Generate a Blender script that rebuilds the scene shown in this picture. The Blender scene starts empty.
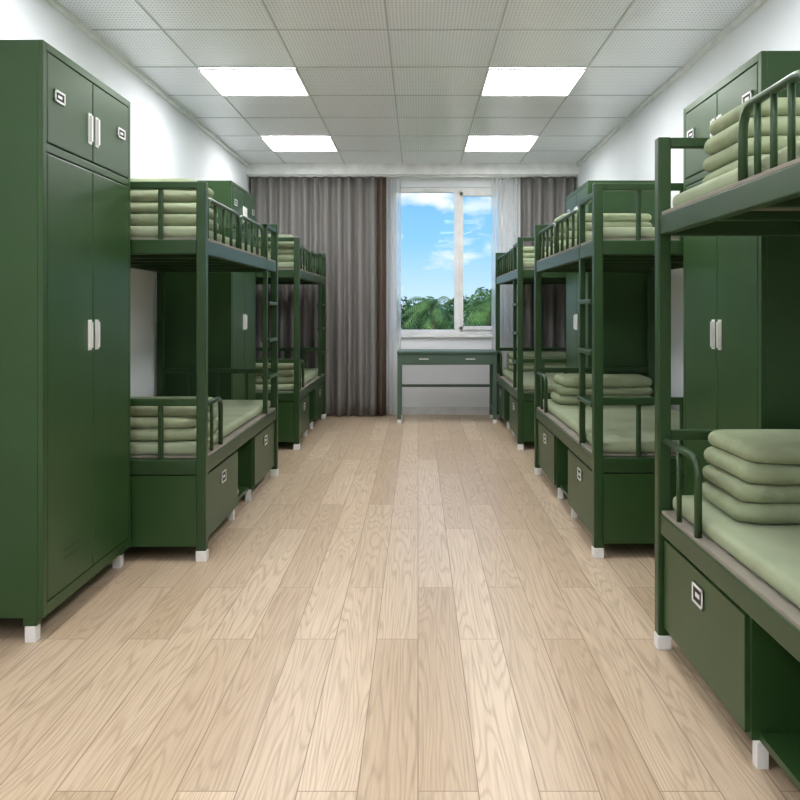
import bpy, bmesh, math, random
from mathutils import Vector, Matrix
random.seed(7)
C=bpy.context.scene
# ---------------------------------------------------------------- materials
def lin(c):
    return tuple(((v/255)/12.92 if v/255<=0.04045 else ((v/255+0.055)/1.055)**2.4) for v in c)+(1,)
def newmat(name):
    m=bpy.data.materials.new(name); m.use_nodes=True
    nt=m.node_tree; return m,nt,nt.nodes['Principled BSDF']
def N(nt,t,**k):
    n=nt.nodes.new(t)
    for a,b in k.items(): setattr(n,a,b)
    return n
def simple(name,rgb,rough=0.5,metal=0,var=0.04,scale=8,bump=0.0,bscale=60,spec=0.5):
    m,nt,p=newmat(name)
    p.inputs['Roughness'].default_value=rough; p.inputs['Metallic'].default_value=metal
    p.inputs['Specular IOR Level'].default_value=spec
    tc=N(nt,'ShaderNodeTexCoord'); no=N(nt,'ShaderNodeTexNoise'); no.inputs['Scale'].default_value=scale
    nt.links.new(tc.outputs['Object'],no.inputs['Vector'])
    r=N(nt,'ShaderNodeValToRGB'); c=lin(rgb)
    r.color_ramp.elements[0].color=tuple(v*(1-var*2) for v in c[:3])+(1,)
    r.color_ramp.elements[1].color=tuple(min(1,v*(1+var*2)) for v in c[:3])+(1,)
    r.color_ramp.elements[0].position=.3; r.color_ramp.elements[1].position=.7
    nt.links.new(no.outputs['Fac'],r.inputs['Fac']); nt.links.new(r.outputs['Color'],p.inputs['Base Color'])
    if bump>0:
        n2=N(nt,'ShaderNodeTexNoise'); n2.inputs['Scale'].default_value=bscale
        nt.links.new(tc.outputs['Object'],n2.inputs['Vector'])
        b=N(nt,'ShaderNodeBump'); b.inputs['Strength'].default_value=bump; b.inputs['Distance'].default_value=.02
        nt.links.new(n2.outputs['Fac'],b.inputs['Height']); nt.links.new(b.outputs['Normal'],p.inputs['Normal'])
    return m
GREEN=simple('green_steel',(45,74,38),.36,0,.02,spec=.38)
GREEN2=simple('green_steel_tube',(42,68,37),.36,0,.02,spec=.38)
DESKG=simple('desk_green_grey',(74,98,84),.4,0,.02)
DARK=simple('dark_gap',(14,24,15),.6)
WHITE=simple('white_plastic',(238,238,238),.4)
WALL=simple('wall_paint',(236,239,243),.8,0,.01,3,.05,200)
BASE=simple('baseboard_paint',(205,205,203),.5)
QUILT=simple('quilt_cloth',(150,160,130),.9,0,.05,6,.5,16,.1)
MATT=simple('mattress_cloth',(160,170,142),.9,0,.04,5,.45,8,.1)
PLY=simple('bed_board',(140,134,122),.7)
CHROME=simple('handle_metal',(236,236,234),.3,.25)
LEAF=simple('leaf_green',(100,136,66),.7,0,.3,3)
LEAF2=simple('leaf_dark',(66,102,52),.7,0,.3,3)
BARK=simple('bark',(96,78,60),.9,0,.1)
GRASS=simple('grass',(96,130,70),.9,0,.15,.3)
SLIP=simple('slipper_rubber',(215,205,185),.6)

def curtain_mat(name,rgb):
    m,nt,p=newmat(name)
    p.inputs['Base Color'].default_value=lin(rgb); p.inputs['Roughness'].default_value=.75
    tc=N(nt,'ShaderNodeTexCoord'); mp=N(nt,'ShaderNodeMapping'); mp.inputs['Scale'].default_value=(60,60,4)
    no=N(nt,'ShaderNodeTexNoise'); no.inputs['Scale'].default_value=3
    nt.links.new(tc.outputs['Object'],mp.inputs['Vector']); nt.links.new(mp.outputs['Vector'],no.inputs['Vector'])
    mx=N(nt,'ShaderNodeMixRGB'); mx.inputs[1].default_value=lin(rgb); mx.inputs[2].default_value=tuple(v*.85 for v in lin(rgb)[:3])+(1,)
    nt.links.new(no.outputs['Fac'],mx.inputs[0]); nt.links.new(mx.outputs[0],p.inputs['Base Color'])
    return m
CURT=curtain_mat('curtain_fabric',(130,126,124))
CURT2=curtain_mat('curtain_brown',(92,76,64))
m,nt,p=newmat('sheer_fabric'); SHEER=m
out=nt.nodes['Material Output']; tr=N(nt,'ShaderNodeBsdfTransparent'); tl=N(nt,'ShaderNodeBsdfTranslucent'); df=N(nt,'ShaderNodeBsdfDiffuse')
tl.inputs['Color'].default_value=(.93,.95,.96,1); df.inputs['Color'].default_value=(.93,.95,.96,1)
a=N(nt,'ShaderNodeMixShader'); a.inputs[0].default_value=.5; nt.links.new(tl.outputs[0],a.inputs[1]); nt.links.new(df.outputs[0],a.inputs[2])
b=N(nt,'ShaderNodeMixShader'); b.inputs[0].default_value=.6; nt.links.new(tr.outputs[0],b.inputs[1]); nt.links.new(a.outputs[0],b.inputs[2]); nt.links.new(b.outputs[0],out.inputs[0])
m,nt,p=newmat('window_glass'); GLASS=m
out=nt.nodes['Material Output']; tr=N(nt,'ShaderNodeBsdfTransparent'); gl=N(nt,'ShaderNodeBsdfGlossy'); gl.inputs['Roughness'].default_value=.02
a=N(nt,'ShaderNodeMixShader'); a.inputs[0].default_value=.006; nt.links.new(tr.outputs[0],a.inputs[1]); nt.links.new(gl.outputs[0],a.inputs[2]); nt.links.new(a.outputs[0],out.inputs[0])
m,nt,p=newmat('light_diffuser'); LIGHT=m
p.inputs['Base Color'].default_value=(1,1,1,1); p.inputs['Emission Color'].default_value=(.985,.99,1,1); p.inputs['Emission Strength'].default_value=18.5

# floor
m,nt,p=newmat('oak_planks'); FLOOR=m; L=nt.links.new
tc=N(nt,'ShaderNodeTexCoord'); mp=N(nt,'ShaderNodeMapping'); mp.inputs['Rotation'].default_value=(0,0,math.radians(90))
L(tc.outputs['Object'],mp.inputs['Vector'])
br=N(nt,'ShaderNodeTexBrick'); br.offset=.37; br.inputs['Scale'].default_value=1; br.inputs['Brick Width'].default_value=1.45; br.inputs['Row Height'].default_value=.15
br.inputs['Mortar Size'].default_value=.0016; br.inputs['Mortar Smooth'].default_value=.1
br.inputs['Color1'].default_value=(0,0,0,1); br.inputs['Color2'].default_value=(1,1,1,1); br.inputs['Mortar'].default_value=(.5,.5,.5,1)
L(mp.outputs[0],br.inputs['Vector'])
rnd=N(nt,'ShaderNodeRGBToBW'); L(br.outputs['Color'],rnd.inputs[0])
sc=N(nt,'ShaderNodeVectorMath',operation='MULTIPLY'); sc.inputs[1].default_value=(9,.6,1); L(tc.outputs['Object'],sc.inputs[0])
off=N(nt,'ShaderNodeVectorMath',operation='SCALE'); off.inputs['Scale'].default_value=37
cx=N(nt,'ShaderNodeCombineXYZ'); L(rnd.outputs[0],cx.inputs[0]); L(rnd.outputs[0],cx.inputs[1]); L(rnd.outputs[0],cx.inputs[2]); L(cx.outputs[0],off.inputs[0])
ad=N(nt,'ShaderNodeVectorMath',operation='ADD'); L(sc.outputs[0],ad.inputs[0]); L(off.outputs[0],ad.inputs[1])
n1=N(nt,'ShaderNodeTexNoise'); n1.inputs['Scale'].default_value=1; n1.inputs['Detail'].default_value=2; n1.inputs['Roughness'].default_value=.35; L(ad.outputs[0],n1.inputs['Vector'])
mu=N(nt,'ShaderNodeMath',operation='MULTIPLY'); mu.inputs[1].default_value=150; L(n1.outputs['Fac'],mu.inputs[0])
sn=N(nt,'ShaderNodeMath',operation='SINE'); L(mu.outputs[0],sn.inputs[0])
mr=N(nt,'ShaderNodeMapRange'); mr.inputs[1].default_value=-1; mr.inputs[2].default_value=1; L(sn.outputs[0],mr.inputs[0])
pw=N(nt,'ShaderNodeMath',operation='POWER'); pw.inputs[1].default_value=3; L(mr.outputs[0],pw.inputs[0])
sc2=N(nt,'ShaderNodeVectorMath',operation='MULTIPLY'); sc2.inputs[1].default_value=(130,3.5,1); L(tc.outputs['Object'],sc2.inputs[0])
n2=N(nt,'ShaderNodeTexNoise'); n2.inputs['Scale'].default_value=1; n2.inputs['Detail'].default_value=4; L(sc2.outputs[0],n2.inputs['Vector'])
base=N(nt,'ShaderNodeMixRGB'); base.inputs[1].default_value=lin((192,169,142)); base.inputs[2].default_value=lin((214,193,167)); L(rnd.outputs[0],base.inputs[0])
g1=N(nt,'ShaderNodeMixRGB',blend_type='MIX'); g1.inputs[2].default_value=lin((150,122,95)); L(base.outputs[0],g1.inputs[1])
f1=N(nt,'ShaderNodeMath',operation='MULTIPLY'); f1.inputs[1].default_value=.36; L(pw.outputs[0],f1.inputs[0]); L(f1.outputs[0],g1.inputs[0])
g2=N(nt,'ShaderNodeMixRGB',blend_type='MULTIPLY'); g2.inputs[0].default_value=.42; L(g1.outputs[0],g2.inputs[1])
rp=N(nt,'ShaderNodeValToRGB'); rp.color_ramp.elements[0].color=(.62,.57,.52,1); rp.color_ramp.elements[0].position=.34; rp.color_ramp.elements[1].position=.55; L(n2.outputs['Fac'],rp.inputs[0]); L(rp.outputs[0],g2.inputs[2])
g3=N(nt,'ShaderNodeMixRGB'); g3.inputs[2].default_value=lin((118,94,72)); L(g2.outputs[0],g3.inputs[1])
f3=N(nt,'ShaderNodeMath',operation='MULTIPLY'); f3.inputs[1].default_value=.75; L(br.outputs['Fac'],f3.inputs[0]); L(f3.outputs[0],g3.inputs[0])
L(g3.outputs[0],p.inputs['Base Color']); p.inputs['Roughness'].default_value=.34; p.inputs['Specular IOR Level'].default_value=.42
bp=N(nt,'ShaderNodeBump'); bp.inputs['Strength'].default_value=.04; bp.inputs['Distance'].default_value=.003; L(n2.outputs['Fac'],bp.inputs['Height']); L(bp.outputs[0],p.inputs['Normal'])

# ceiling
m,nt,p=newmat('ceiling_tile'); CEIL=m; L=nt.links.new
tc=N(nt,'ShaderNodeTexCoord'); sx=N(nt,'ShaderNodeSeparateXYZ'); L(tc.outputs['Object'],sx.inputs[0])
def stripes(src,per):
    a=N(nt,'ShaderNodeMath',operation='MULTIPLY'); a.inputs[1].default_value=2*math.pi/per; L(src,a.inputs[0])
    s=N(nt,'ShaderNodeMath',operation='SINE'); L(a.outputs[0],s.inputs[0])
    g=N(nt,'ShaderNodeMath',operation='GREATER_THAN'); g.inputs[1].default_value=.1; L(s.outputs[0],g.inputs[0]); return g.outputs[0]
ml=N(nt,'ShaderNodeMath',operation='MULTIPLY'); L(stripes(sx.outputs[0],.02),ml.inputs[0]); L(stripes(sx.outputs[1],.035),ml.inputs[1])
mx=N(nt,'ShaderNodeMixRGB'); mx.inputs[1].default_value=lin((246,247,255)); mx.inputs[2].default_value=lin((206,209,220)); L(ml.outputs[0],mx.inputs[0])
L(mx.outputs[0],p.inputs['Base Color']); p.inputs['Roughness'].default_value=.28; p.inputs['Specular IOR Level'].default_value=.6

# ---------------------------------------------------------------- builders
def link(o,parent=None):
    C.collection.objects.link(o)
    if parent: o.parent=parent
    return o
def empty(name,loc=(0,0,0)):
    e=bpy.data.objects.new(name,None); e.location=loc; e.empty_display_size=.1; C.collection.objects.link(e); return e
class B:
    def __init__(s): s.bm=bmesh.new(); s.mats=[]
    def mi(s,m):
        if m not in s.mats: s.mats.append(m)
        return s.mats.index(m)
    def box(s,x0,x1,y0,y1,z0,z1,m):
        x0,x1=min(x0,x1),max(x0,x1); y0,y1=min(y0,y1),max(y0,y1); z0,z1=min(z0,z1),max(z0,z1)
        r=bmesh.ops.create_cube(s.bm,size=1); i=s.mi(m)
        for v in r['verts']:
            v.co=Vector(((x0+x1)/2+v.co.x*(x1-x0),(y0+y1)/2+v.co.y*(y1-y0),(z0+z1)/2+v.co.z*(z1-z0)))
        for f in {f for v in r['verts'] for f in v.link_faces}: f.material_index=i
        return r['verts']
    def tube(s,pts,r,m,n=10,rc=.05):
        P=[Vector(p) for p in pts]; Q=[P[0]]
        for k in range(1,len(P)-1):
            a,b,c=P[k-1],P[k],P[k+1]; d1=(a-b); d2=(c-b); q=min(rc,d1.length*.45,d2.length*.45)
            s1=b+d1.normalized()*q; s2=b+d2.normalized()*q
            for t in (0,.25,.5,.75,1): Q.append((1-t)**2*s1+2*t*(1-t)*b+t*t*s2)
        Q.append(P[-1]); rings=[]; i=s.mi(m); up=None
        for k,q in enumerate(Q):
            t=(Q[min(k+1,len(Q)-1)]-Q[max(k-1,0)]).normalized()
            if up is None: up=t.orthogonal().normalized()
            up=(up-t*up.dot(t)).normalized(); sd=t.cross(up)
            rings.append([s.bm.verts.new(q+(up*math.cos(2*math.pi*j/n)+sd*math.sin(2*math.pi*j/n))*r) for j in range(n)])
        for a,b in zip(rings,rings[1:]):
            for j in range(n):
                f=s.bm.faces.new((a[j],a[(j+1)%n],b[(j+1)%n],b[j])); f.material_index=i; f.smooth=True
        for rg in (rings[0][::-1],rings[-1]):
            f=s.bm.faces.new(rg); f.material_index=i
    def done(s,name,parent=None,bevel=.003,seg=2,smooth=False):
        bmesh.ops.recalc_face_normals(s.bm,faces=s.bm.faces)
        me=bpy.data.meshes.new(name); s.bm.to_mesh(me); s.bm.free()
        for m in s.mats: me.materials.append(m)
        o=bpy.data.objects.new(name,me); link(o,parent)
        if bevel>0:
            b=o.modifiers.new('bev','BEVEL'); b.width=bevel; b.segments=seg; b.limit_method='ANGLE'; b.angle_limit=math.radians(50)
        if smooth:
            for p in me.polygons: p.use_smooth=True
        return o
XL,XR,Y0,Y1,H=-1.88,1.76,-1.8,9.0,2.78
# ---------------------------------------------------------------- room
b=B(); b.box(XL-.12,XR+.12,Y0-.12,Y1+.14,-.1,0,FLOOR); b.done('floor',bevel=0)
b=B(); b.box(XL-.12,XR+.12,Y0-.12,Y1+.14,H,H+.1,CEIL); b.done('ceiling',bevel=0)
b=B(); b.box(XL-.12,XL,Y0,Y1,0,H,WALL); b.done('wall_left',bevel=0)
b=B(); b.box(XR,XR+.12,Y0,Y1,0,H,WALL); b.done('wall_right',bevel=0)
b=B(); b.box(XL-.12,XR+.12,Y0-.12,Y0,0,H,WALL); b.done('wall_front',bevel=0)
WX0,WX1,WZ0,WZ1=-.3,1.0,.9,2.56
b=B(); yb=Y1+.14
b.box(XL-.12,WX0,Y1,yb,0,H,WALL); b.box(WX1,XR+.12,Y1,yb,0,H,WALL)
b.box(WX0,WX1,Y1,yb,0,WZ0,WALL); b.box(WX0,WX1,Y1,yb,WZ1,H,WALL); b.done('wall_back',bevel=0)
b=B(); b.box(XL,XR,Y1-.014,Y1,0,.09,BASE); b.done('baseboard_back')
b=B(); b.box(XL,XL+.012,Y0,Y1-.014,0,.09,BASE); b.done('baseboard_left')
b=B(); b.box(XR-.012,XR,Y0,Y1-.014,0,.09,BASE); b.done('baseboard_right')
b=B(); b.box(XL,XR,8.74,8.76,2.66,H,WHITE); b.box(XL,XR,8.76,9.0,2.66,2.672,WHITE); b.done('trim_1')
b=B()
for x0,x1 in ((XL,XL+.03),(XR-.03,XR)): b.box(x0,x1,Y0,8.74,H-.03,H,WHITE)
b.done('trim_2')
b=B()
TM=simple('grid_bar',(190,195,199),.4)
gx=[-1.45,-.8,-.17,.46,1.11]
for x in gx: b.box(x-.005,x+.005,Y0,8.74,H-.004,H,TM)
YP=5.24
ys=[YP-.7*k for k in range(11)]+[YP+.7*k for k in range(1,5)]
for y in ys:
    if y>Y0: b.box(XL,XR,y-.005,y+.005,H-.003,H,TM)
b.done('trim_3',bevel=0)
def panel(x0,x1,y0,y1):
    b=B(); e=.012
    b.box(x0+e,x1-e,y0+e,y1-e,H-.010,H-.0045,LIGHT)
    b.box(x0,x1,y0,y0+e,H-.014,H-.0041,WHITE); b.box(x0,x1,y1-e,y1,H-.014,H-.0041,WHITE)
    b.box(x0,x0+e,y0+e,y1-e,H-.014,H-.0041,WHITE); b.box(x1-e,x1,y0+e,y1-e,H-.014,H-.0041,WHITE)
    b.done('ceiling_light_panel',bevel=0)
for k in (1,0,-1,-2,-3):  # rows above and behind the camera view are unseen, added as fill light
    y0=YP+2.1*k+.03
    panel(-1.45,-.8,y0,y0+.64); panel(.46,1.11,y0,y0+.64)
# window
b=B(); fy0,fy1=Y1+.03,Y1+.09; fr=.055
b.box(WX0,WX0+fr,fy0,fy1,WZ0,WZ1,WHITE); b.box(WX1-fr,WX1,fy0,fy1,WZ0,WZ1,WHITE)
b.box(WX0,WX1,fy0,fy1,WZ0,WZ0+fr,WHITE); b.box(WX0,WX1,fy0,fy1,WZ1-fr,WZ1,WHITE)
b.box(.41,.47,fy0-.005,fy1,WZ0,WZ1,WHITE)
x0,x1=.47,WX1-fr
b.box(x0,x0+.04,fy0-.02,fy1-.01,WZ0+fr,WZ1-fr,WHITE); b.box(x1-.04,x1,fy0-.02,fy1-.01,WZ0+fr,WZ1-fr,WHITE)
b.box(x0,x1,fy0-.02,fy1-.01,WZ0+fr,WZ0+fr+.04,WHITE); b.box(x0,x1,fy0-.02,fy1-.01,WZ1-fr-.04,WZ1-fr,WHITE)
b.box(.48,.5,fy0-.05,fy0-.02,1.6,1.72,CHROME)
b.box(WX0+fr,WX1-fr,fy0+.02,fy0+.026,WZ0+fr,WZ1-fr,GLASS)
b.done('window_1',bevel=.003)
b=B(); b.box(WX0-.04,WX1+.04,Y1-.03,Y1+.03,WZ0-.03,WZ0,WHITE); b.done('windowsill')
def curtain(name,x0,x1,y,z0,z1,amp,per,mat):
    bm=bmesh.new(); n=int((x1-x0)/per*14)+1; rows=14; g=[]
    ph=random.random()*6
    for r in range(rows+1):
        t=r/rows; z=z1+(z0-z1)*t; row=[]
        for k in range(n+1):
            x=x0+(x1-x0)*k/n; a=2*math.pi*(x-x0)/per
            s=math.sin(a+.5*math.sin(a*.31+ph)); yy=y+amp*(.7+.3*t)*math.copysign(abs(s)**.7,s)+amp*.2*math.sin(a*.43+t*2)
            row.append(bm.verts.new((x+(.006*math.sin(a*.7+t*3)*t if 0<k<n else 0),yy,z)))
        g.append(row)
    for r in range(rows):
        for k in range(n): bm.faces.new((g[r][k],g[r][k+1],g[r+1][k+1],g[r+1][k])).smooth=True
    me=bpy.data.meshes.new(name); bm.to_mesh(me); bm.free(); me.materials.append(mat)
    o=bpy.data.objects.new(name,me); link(o)
    if mat is not SHEER:
        s=o.modifiers.new('s','SOLIDIFY'); s.thickness=.003
    return o
def kid(o,e): o.parent=e; o.matrix_parent_inverse=Matrix.Translation(e.location).inverted(); return o
e=empty('window_curtain',(-1.1,8.83,0))
kid(curtain('drape',-1.85,-.46,8.84,.015,2.645,.046,.125,CURT),e)
kid(curtain('brown_lining_fold',-.455,-.35,8.83,.015,2.645,.035,.07,CURT2),e)
e=empty('window_curtain',(1.4,8.84,0))
kid(curtain('drape',1.13,1.72,8.84,.015,2.645,.046,.125,CURT),e)
curtain('sheer_curtain',-.335,-.19,8.93,.02,2.645,.018,.055,SHEER)
curtain('sheer_curtain',.82,1.12,8.93,.02,2.645,.018,.06,SHEER)
b=B(); b.box(XL,XR,8.80,8.815,2.65,2.66,CHROME); b.box(XL,XR,8.925,8.935,2.65,2.66,CHROME); b.done('curtain_rail',bevel=0)

# ---------------------------------------------------------------- locker
def slot(b,fx,sg,yc,zc,w=.075,h=.05):
    o=-sg; t=.006; k=.008
    b.box(fx,fx+o*.004,yc-w/2,yc+w/2,zc-h/2,zc+h/2,DARK)
    b.box(fx,fx+o*t,yc-w/2,yc+w/2,zc-h/2,zc-h/2+k,WHITE); b.box(fx,fx+o*t,yc-w/2,yc+w/2,zc+h/2-k,zc+h/2,WHITE)
    b.box(fx,fx+o*t,yc-w/2,yc-w/2+k,zc-h/2,zc+h/2,WHITE); b.box(fx,fx+o*t,yc+w/2-k,yc+w/2,zc-h/2,zc+h/2,WHITE)
    b.box(fx+o*.004,fx+o*.005,yc-w*.2,yc+w*.2,zc-h*.12,zc+h*.12,WHITE)
def locker(fx,sg,y0,y1,zt=2.13):
    D=.5; e=empty('steel_locker',(fx+sg*D/2,(y0+y1)/2,0)); yc=(y0+y1)/2; o=-sg
    zm=1.78; t=.018
    b=B(); f2=fx+sg*.02
    b.box(f2,fx+sg*D,y0,y0+t,.09,zt,GREEN); b.box(f2,fx+sg*D,y1-t,y1,.09,zt,GREEN)
    b.box(f2,fx+sg*D,y0+t,y1-t,zt-t,zt,GREEN); b.box(f2,fx+sg*D,y0+t,y1-t,.09,.13,GREEN)
    b.box(fx+sg*(D-.01),fx+sg*D,y0+t,y1-t,.13,zt-t,GREEN); b.box(f2+sg*.01,fx+sg*D,y0+t,y1-t,zm-.01,zm+.01,GREEN)
    b.box(f2+sg*.012,f2+sg*.016,y0+t,y1-t,.13,zt-t,DARK)
    for a,c in ((y0,y0+.028),(y1-.028,y1)): b.box(fx,f2,a,c,.09,zt,GREEN)
    b.box(fx,f2,y0+.028,y1-.028,zt-.03,zt,GREEN); b.box(fx,f2,y0+.028,y1-.028,.09,.135,GREEN); b.box(fx,f2,y0+.028,y1-.028,zm-.015,zm+.015,GREEN)
    kid(b.done('carcass'),e)
    b=B()
    for a,c in ((y0+.032,yc-.003),(yc+.003,y1-.032)):
        b.box(fx+o*.001,fx+sg*.018,a,c,.140,zm-.020,GREEN); b.box(fx+o*.001,fx+sg*.018,a,c,zm+.020,zt-.035,GREEN)
    kid(b.done('doors',bevel=.004),e)
    b=B()
    for s in (-1,1):
        for zc in (1.09,1.93):
            h=.062
            b.box(fx+o*.001,fx+o*.006,yc+s*.035-.015,yc+s*.035+.015,zc-h,zc+h,CHROME)
            b.box(fx+o*.006,fx+o*.016,yc+s*.035-.010,yc+s*.035+.004,zc-h*.85,zc+h*.85,CHROME)
        slot(b,fx+o*.001,sg,yc+s*.31,1.985,.085,.045)
        for q in range(3): b.box(fx+o*.001,fx+o*.003,yc+s*.21-.06,yc+s*.21+.06,.25+q*.03,.256+q*.03,GREEN2)
    kid(b.done('handles_and_labels',bevel=.001),e)
    b=B()
    for u in (.03,D-.06):
        for yy in (y0+.005,y1-.045):
            b.box(fx+sg*u,fx+sg*(u+.04),yy,yy+.04,.0,.06,WHITE); b.box(fx+sg*(u-.005),fx+sg*(u+.045),yy-.001,yy+.041,.06,.09,GREEN)
    kid(b.done('feet'),e)
locker(-1.34,-1,2.86,3.73,zt=2.16); locker(-1.36,-1,5.83,6.70)
locker(1.24,1,2.89,3.74); locker(1.24,1,5.83,6.70)
locker(1.24,1,-.1,.78)

# ---------------------------------------------------------------- bunk bed
def bed(X0,sg,yh,d,Ln=1.96,ga=.1,gb=1.5,qu=.05,nlow=4,nup=4):
    Wd=.86; UD=1.455; LD=.41
    e=empty('bunk_bed',(X0+sg*Wd/2,yh+d*Ln/2,0))
    X=lambda u:X0+sg*u
    Y=lambda v:yh+d*v
    def bx(b,u0,u1,v0,v1,z0,z1,m): return b.box(X(u0),X(u1),Y(v0),Y(v1),z0,z1,m)
    p=.046; b=B()
    for u in (0,Wd-p):
        for v in (0,Ln-p):
            bx(b,u,u+p,v,v+p,.05,1.8,GREEN2)
    for v in (0,Ln-p):
        bx(b,p,Wd-p,v+.006,v+p-.006,1.765,1.8,GREEN2)
        bx(b,p,Wd-p,v+.006,v+p-.006,.735,.77,GREEN2)
        for u in (.22,.43,.64):
            bx(b,u-.011,u+.011,v+.012,v+p-.012,UD+.07,1.765,GREEN2)
            bx(b,u-.011,u+.011,v+.012,v+p-.012,.48,.735,GREEN2)
        for z in (UD,LD): bx(b,p,Wd-p,v+.004,v+p-.004,z,z+.07,GREEN2)
    for z in (UD,LD):
        for u in (.006,Wd-.04): bx(b,u,u+.034,p,Ln-p,z,z+.07,GREEN2)
        for k in range(1,6):
            v=Ln*k/6; bx(b,.04,Wd-.04,v-.014,v+.014,z+.02,z+.05,GREEN2)
    kid(b.done('frame',bevel=.005),e)
    b=B()
    for u in (0,Wd-p):
        for v in (0,Ln-p): bx(b,u-.002,u+p+.002,v-.002,v+p+.002,0,.05,WHITE)
    kid(b.done('feet_caps',bevel=.004),e)
    b=B()
    uu=.023; r=.0125; zb=UD+.04
    mid=(ga+gb)/2
    for a,c in ((ga,mid-.02),(mid+.02,gb)):
        b.tube([(X(uu),Y(a),zb),(X(uu),Y(a),1.73),(X(uu),Y(c),1.73),(X(uu),Y(c),zb)],r,GREEN2,rc=.07)
        for k in range(1,4):
            v=a+(c-a)*k/4; b.tube([(X(uu),Y(v),zb),(X(uu),Y(v),1.73)],.009,GREEN2)
    b.tube([(X(Wd-.023),Y(.1),zb),(X(Wd-.023),Y(.1),1.73),(X(Wd-.023),Y(1.86),1.73),(X(Wd-.023),Y(1.86),zb)],r,GREEN2,rc=.07)
    b.tube([(X(uu),Y(.03),.735),(X(uu),Y(.38),.735),(X(uu),Y(.38),.46)],r,GREEN2,rc=.07)
    b.tube([(X(uu),Y(.2),.735),(X(uu),Y(.2),.46)],.009,GREEN2)
    kid(b.done('guard_rails',bevel=0),e)
    b=B(); v0=Ln-.39
    bx(b,.006,.036,v0,v0+.03,.45,1.76,GREEN2)
    for z in (.72,.97,1.22): bx(b,-.008,.05,v0+.03,Ln-p,z,z+.022,GREEN2)
    bx(b,.006,.036,v0,Ln-p,1.735,1.765,GREEN2)
    kid(b.done('ladder',bevel=.004),e)
    b=B(); u0,u1=.03,Wd-.01
    for a,c in ((p+.002,.76),(Ln-.76,Ln-p-.002)):
        bx(b,u0,u1,a,c,.07,.405,GREEN)
        bx(b,u0-.014,u0,a+.012,c-.012,.085,.392,GREEN)
        slot(b,X(u0-.014),sg,Y((a+c)/2),.32,.09,.06)
    bx(b,u0+.02,u1,.76,Ln-.76,.07,.09,GREEN); bx(b,u1-.3,u1,.76,Ln-.76,.09,.405,GREEN)
    for v in (.74,Ln-.77):
        bx(b,.04,.07,v,v+.03,0,.07,WHITE)
    for a,c in ((.006,p-.004),(Ln-p+.004,Ln-.006)): bx(b,p,Wd-p,a,c,.07,.405,GREEN)
    kid(b.done('underbed_cabinets',bevel=.004),e)
    for nm,z in (('upper',UD+.07),('lower',LD+.07)):
        b=B(); bx(b,.01,Wd-.01,p+.004,Ln-p-.004,z,z+.012,PLY); kid(b.done(nm+'_bed_board',bevel=.002),e)
        b=B(); bx(b,.042,Wd-.042,p+.008,Ln-p-.008,z+.012,z+.07,MATT)
        kid(b.done(nm+'_mattress',bevel=.022,seg=4,smooth=True),e)
    for z,nn in ((LD+.14,nlow),(UD+.14,nup)):
        bm=bmesh.new(); zz=z; jy=random.uniform(-.01,.01)
        for i in range(nn):
            h=.066 if i%2==0 else .058
            j=random.uniform(-.01,.012); q=.005*i
            ua,ub,va,vb=qu+q+j,min(.78,qu+.64)-q+j*.5,.09+jy+q,.49+jy-q+j
            R=h/2
            rings=[]
            for s in range(9):
                th=-math.pi/2+math.pi*s/8; ins=R*(1-math.cos(th)); z_=zz+R+R*math.sin(th)*(.98)
                ring=[]; M=48
                for kk in range(M):
                    a=2*math.pi*kk/M; ex=.22
                    cx_=(ua+ub)/2; cv=(va+vb)/2
                    du=(ub-ua)/2-ins; dv=(vb-va)/2-ins
                    cu=math.copysign(abs(math.cos(a))**ex,math.cos(a)); sv=math.copysign(abs(math.sin(a))**ex,math.sin(a))
                    wob=.004*math.sin(3*a+i*1.7+z*9)+.003*math.sin(7*a+i)
                    ring.append(bm.verts.new((X(cx_+(du+wob)*cu),Y(cv+(dv+wob)*sv),z_)))
                rings.append(ring)
            for r0,r1 in zip(rings,rings[1:]):
                for kk in range(len(r0)): bm.faces.new((r0[kk],r0[(kk+1)%len(r0)],r1[(kk+1)%len(r0)],r1[kk]))
            for rg,zo in ((rings[0],0),(rings[-1],.004)):
                c=bm.verts.new((X((ua+ub)/2),Y((va+vb)/2),rg[0].co.z+zo))
                for kk in range(len(rg)): bm.faces.new((rg[kk],rg[(kk+1)%len(rg)],c))
            zz+=h-.003
        bmesh.ops.recalc_face_normals(bm,faces=bm.faces)
        me=bpy.data.meshes.new('folded_quilt_stack')
        for f in bm.faces: f.smooth=True
        bm.to_mesh(me); bm.free(); me.materials.append(QUILT)
        link(bpy.data.objects.new('folded_quilt_stack',me))
    return e
b1=bed(-.98-.023,-1,3.78,1,nlow=3)
bed(-.98-.023,-1,6.75,1,nlow=3)
bed(.865-.023,1,2.85,-1,ga=.72,gb=1.5,qu=.12)
b2=bed(.865-.023,1,5.79,-1,qu=.10,nlow=3)
bed(.865-.023,1,8.71,-1,qu=.10,nlow=3)

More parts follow.
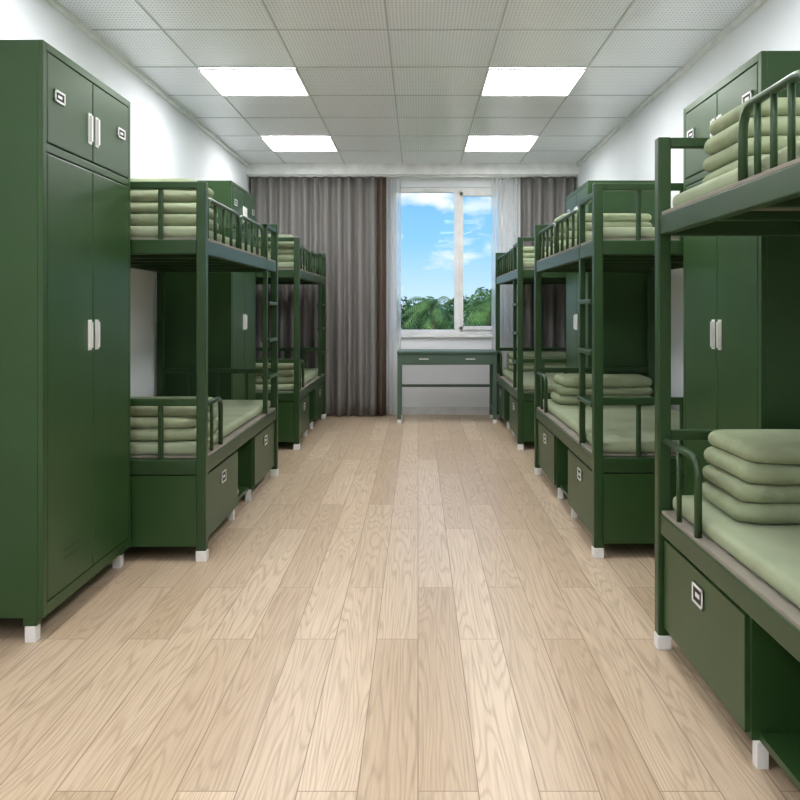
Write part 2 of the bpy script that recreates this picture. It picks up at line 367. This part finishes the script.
def slippers(x,y,z,sg,par):
    b=B()
    for k in (-.055,.055):
        n=14; bm=b.bm; i=b.mi(SLIP); top=[];bot=[]
        for j in range(n):
            a=2*math.pi*j/n; px=.125*math.cos(a); py=(.045+.008*math.cos(a))*math.sin(a)
            top.append(bm.verts.new((x+px,y+k+py,z+.022))); bot.append(bm.verts.new((x+px,y+k+py,z)))
        bm.faces.new(top).material_index=i; bm.faces.new(bot[::-1]).material_index=i
        for j in range(n): bm.faces.new((top[j],bot[j],bot[(j+1)%n],top[(j+1)%n])).material_index=i
        ra=[];rb=[]
        for j in range(9):
            a=math.pi*j/8
            ra.append(bm.verts.new((x,y+k+.046*math.cos(a),z+.02+.05*math.sin(a)))); rb.append(bm.verts.new((x+.085*sg,y+k+.044*math.cos(a),z+.02+.035*math.sin(a))))
        for j in range(8): bm.faces.new((ra[j],ra[j+1],rb[j+1],rb[j])).material_index=i
    kid(b.done('pair_of_slippers',bevel=0),par)
slippers(-1.2,4.74,.09,-1,b1); slippers(1.06,4.82,.09,1,b2)

# ---------------------------------------------------------------- desk
e=empty('steel_desk',(.31,8.5,0))
b=B(); x0,x1,y0,y1=-.22,.825,8.3,8.74
b.box(x0,x1,y0,y1,.725,.75,DESKG)
b.box(x0+.03,x1-.03,y0+.02,y1-.02,.61,.725,DESKG)
kid(b.done('top_and_apron'),e)
b=B()
for a,c in ((x0+.045,.296),(.310,x1-.045)):
    b.box(a,c,y0+.008,y0+.02,.62,.715,DESKG); b.box((a+c)/2-.05,(a+c)/2+.05,y0+.002,y0+.008,.665,.674,CHROME)
kid(b.done('drawers',bevel=.002),e)
b=B()
for x in (x0+.005,x1-.045):
    for y in (y0+.01,y1-.05):
        b.box(x,x+.04,y,y+.04,.04,.725,DESKG); b.box(x-.001,x+.041,y-.001,y+.041,0,.04,WHITE)
    b.box(x+.005,x+.035,y0+.05,y1-.05,.12,.15,DESKG)
b.box(x0+.045,x1-.045,y1-.04,y1-.02,.34,.37,DESKG)
kid(b.done('legs'),e)

# ---------------------------------------------------------------- outside
b=B(); b.box(-120,120,Y1+3,260,-6.2,-6,GRASS); b.done('lawn_ground',bevel=0)
def foliage(name,x,y,zc,R,n,mat,leaf=.35,base=-6):
    b=B(); b.tube([(x,y,base),(x+.1,y,zc-R*.2)],.16,BARK,n=8); i=b.mi(mat)
    cl=[(Vector((x+random.gauss(0,R*.45),y+random.gauss(0,R*.45),zc+random.gauss(0,R*.3))),R*random.uniform(.3,.5)) for _ in range(12)]
    for k in range(n):
        c,r=random.choice(cl); v=Vector((random.gauss(0,1),random.gauss(0,1),random.gauss(0,1))).normalized()
        q=c+v*r*random.uniform(.6,1.15); a=Vector((random.gauss(0,1),random.gauss(0,1),random.gauss(0,1))).normalized(); t=a.cross(v).normalized(); a=t.cross(v)*.6+v*.3
        l=leaf*random.uniform(.6,1.2)
        f=b.bm.faces.new([b.bm.verts.new(q-t*l),b.bm.verts.new(q+a*l*.5),b.bm.verts.new(q+t*l),b.bm.verts.new(q-a*l*.5)]); f.material_index=i
    b.done(name,bevel=0)
def palm(x,y,zt,R):
    b=B(); b.tube([(x,y,-6),(x+.15,y,-2),(x,y,zt)],.14,BARK,n=8); i=b.mi(LEAF)
    for k in range(30):
        a=2*math.pi*k/30*1.9+random.random()*.3; el=random.uniform(-.2,1.2); dirv=Vector((math.cos(a),math.sin(a),0)); pts=[]
        for j in range(9):
            t=j/8; pts.append(Vector((x,y,zt))+dirv*R*t*math.cos(el*.6)+Vector((0,0,R*(math.sin(el)*t-.75*t*t))))
        sd=Vector((-math.sin(a),math.cos(a),0))
        for j in range(8):
            for s in (-1,1):
                for h in (0,.5):
                    p0=pts[j].lerp(pts[j+1],h); p1=pts[j].lerp(pts[j+1],h+.32); w=R*.3*math.sin(math.pi*(j+h+1)/10)
                    tip=p0+sd*s*w+(pts[j+1]-pts[j])*.8-Vector((0,0,w*.5))
                    f=b.bm.faces.new([b.bm.verts.new(p0),b.bm.verts.new(p1),b.bm.verts.new(tip)]); f.material_index=i
    b.done('palm_tree',bevel=0)
palm(.6,32,1.3,1.35); palm(2.9,33,1.4,1.3)
for k in range(17):
    foliage('garden_tree',-10+k*1.35+random.uniform(-.4,.4),45+random.uniform(-3,5),-.2+random.uniform(-.3,.6),1.9,1500,LEAF if k%2 else LEAF2,.2)

# ---------------------------------------------------------------- world
w=bpy.data.worlds.new('sky'); C.world=w; w.use_nodes=True; nt=w.node_tree; L=nt.links.new
bg=nt.nodes['Background']; tc=N(nt,'ShaderNodeTexCoord'); sx=N(nt,'ShaderNodeSeparateXYZ'); L(tc.outputs['Generated'],sx.inputs[0])
r=N(nt,'ShaderNodeValToRGB'); el=r.color_ramp.elements
el[0].position=0; el[0].color=lin((200,228,246)); el[1].position=.6; el[1].color=lin((50,120,210))
x=el.new(.08); x.color=lin((140,202,244)); x=el.new(.25); x.color=lin((80,160,232))
L(sx.outputs[2],r.inputs[0])
mp=N(nt,'ShaderNodeMapping'); mp.inputs['Scale'].default_value=(1,1,2.2); mp.inputs['Location'].default_value=(.6,.2,.1); L(tc.outputs['Generated'],mp.inputs[0])
no=N(nt,'ShaderNodeTexNoise'); no.inputs['Scale'].default_value=9; no.inputs['Detail'].default_value=6; no.inputs['Roughness'].default_value=.55; L(mp.outputs[0],no.inputs['Vector'])
cr=N(nt,'ShaderNodeValToRGB'); cr.color_ramp.elements[0].position=.54; cr.color_ramp.elements[1].position=.7; L(no.outputs['Fac'],cr.inputs[0])
mx=N(nt,'ShaderNodeMixRGB'); L(cr.outputs[0],mx.inputs[0]); L(r.outputs[0],mx.inputs[1]); mx.inputs[2].default_value=(.95,.97,1,1)
L(mx.outputs[0],bg.inputs[0]); bg.inputs[1].default_value=1.2
sun=bpy.data.lights.new('sun','SUN'); sun.energy=3.0; sun.angle=.02; so=bpy.data.objects.new('sun_light',sun); C.collection.objects.link(so)
so.rotation_euler=(math.radians(50),0,math.radians(-50))
# ---------------------------------------------------------------- camera
cam=bpy.data.cameras.new('camera'); co=bpy.data.objects.new('camera',cam); C.collection.objects.link(co)
co.location=(0,0,1.2); co.rotation_euler=(math.radians(90),0,0); cam.lens=36; cam.sensor_width=36
cam.shift_x=-.0225; cam.shift_y=-.115; cam.clip_start=.05; cam.clip_end=500
C.camera=co
C.view_settings.view_transform='Standard'
C.view_settings.look='None'
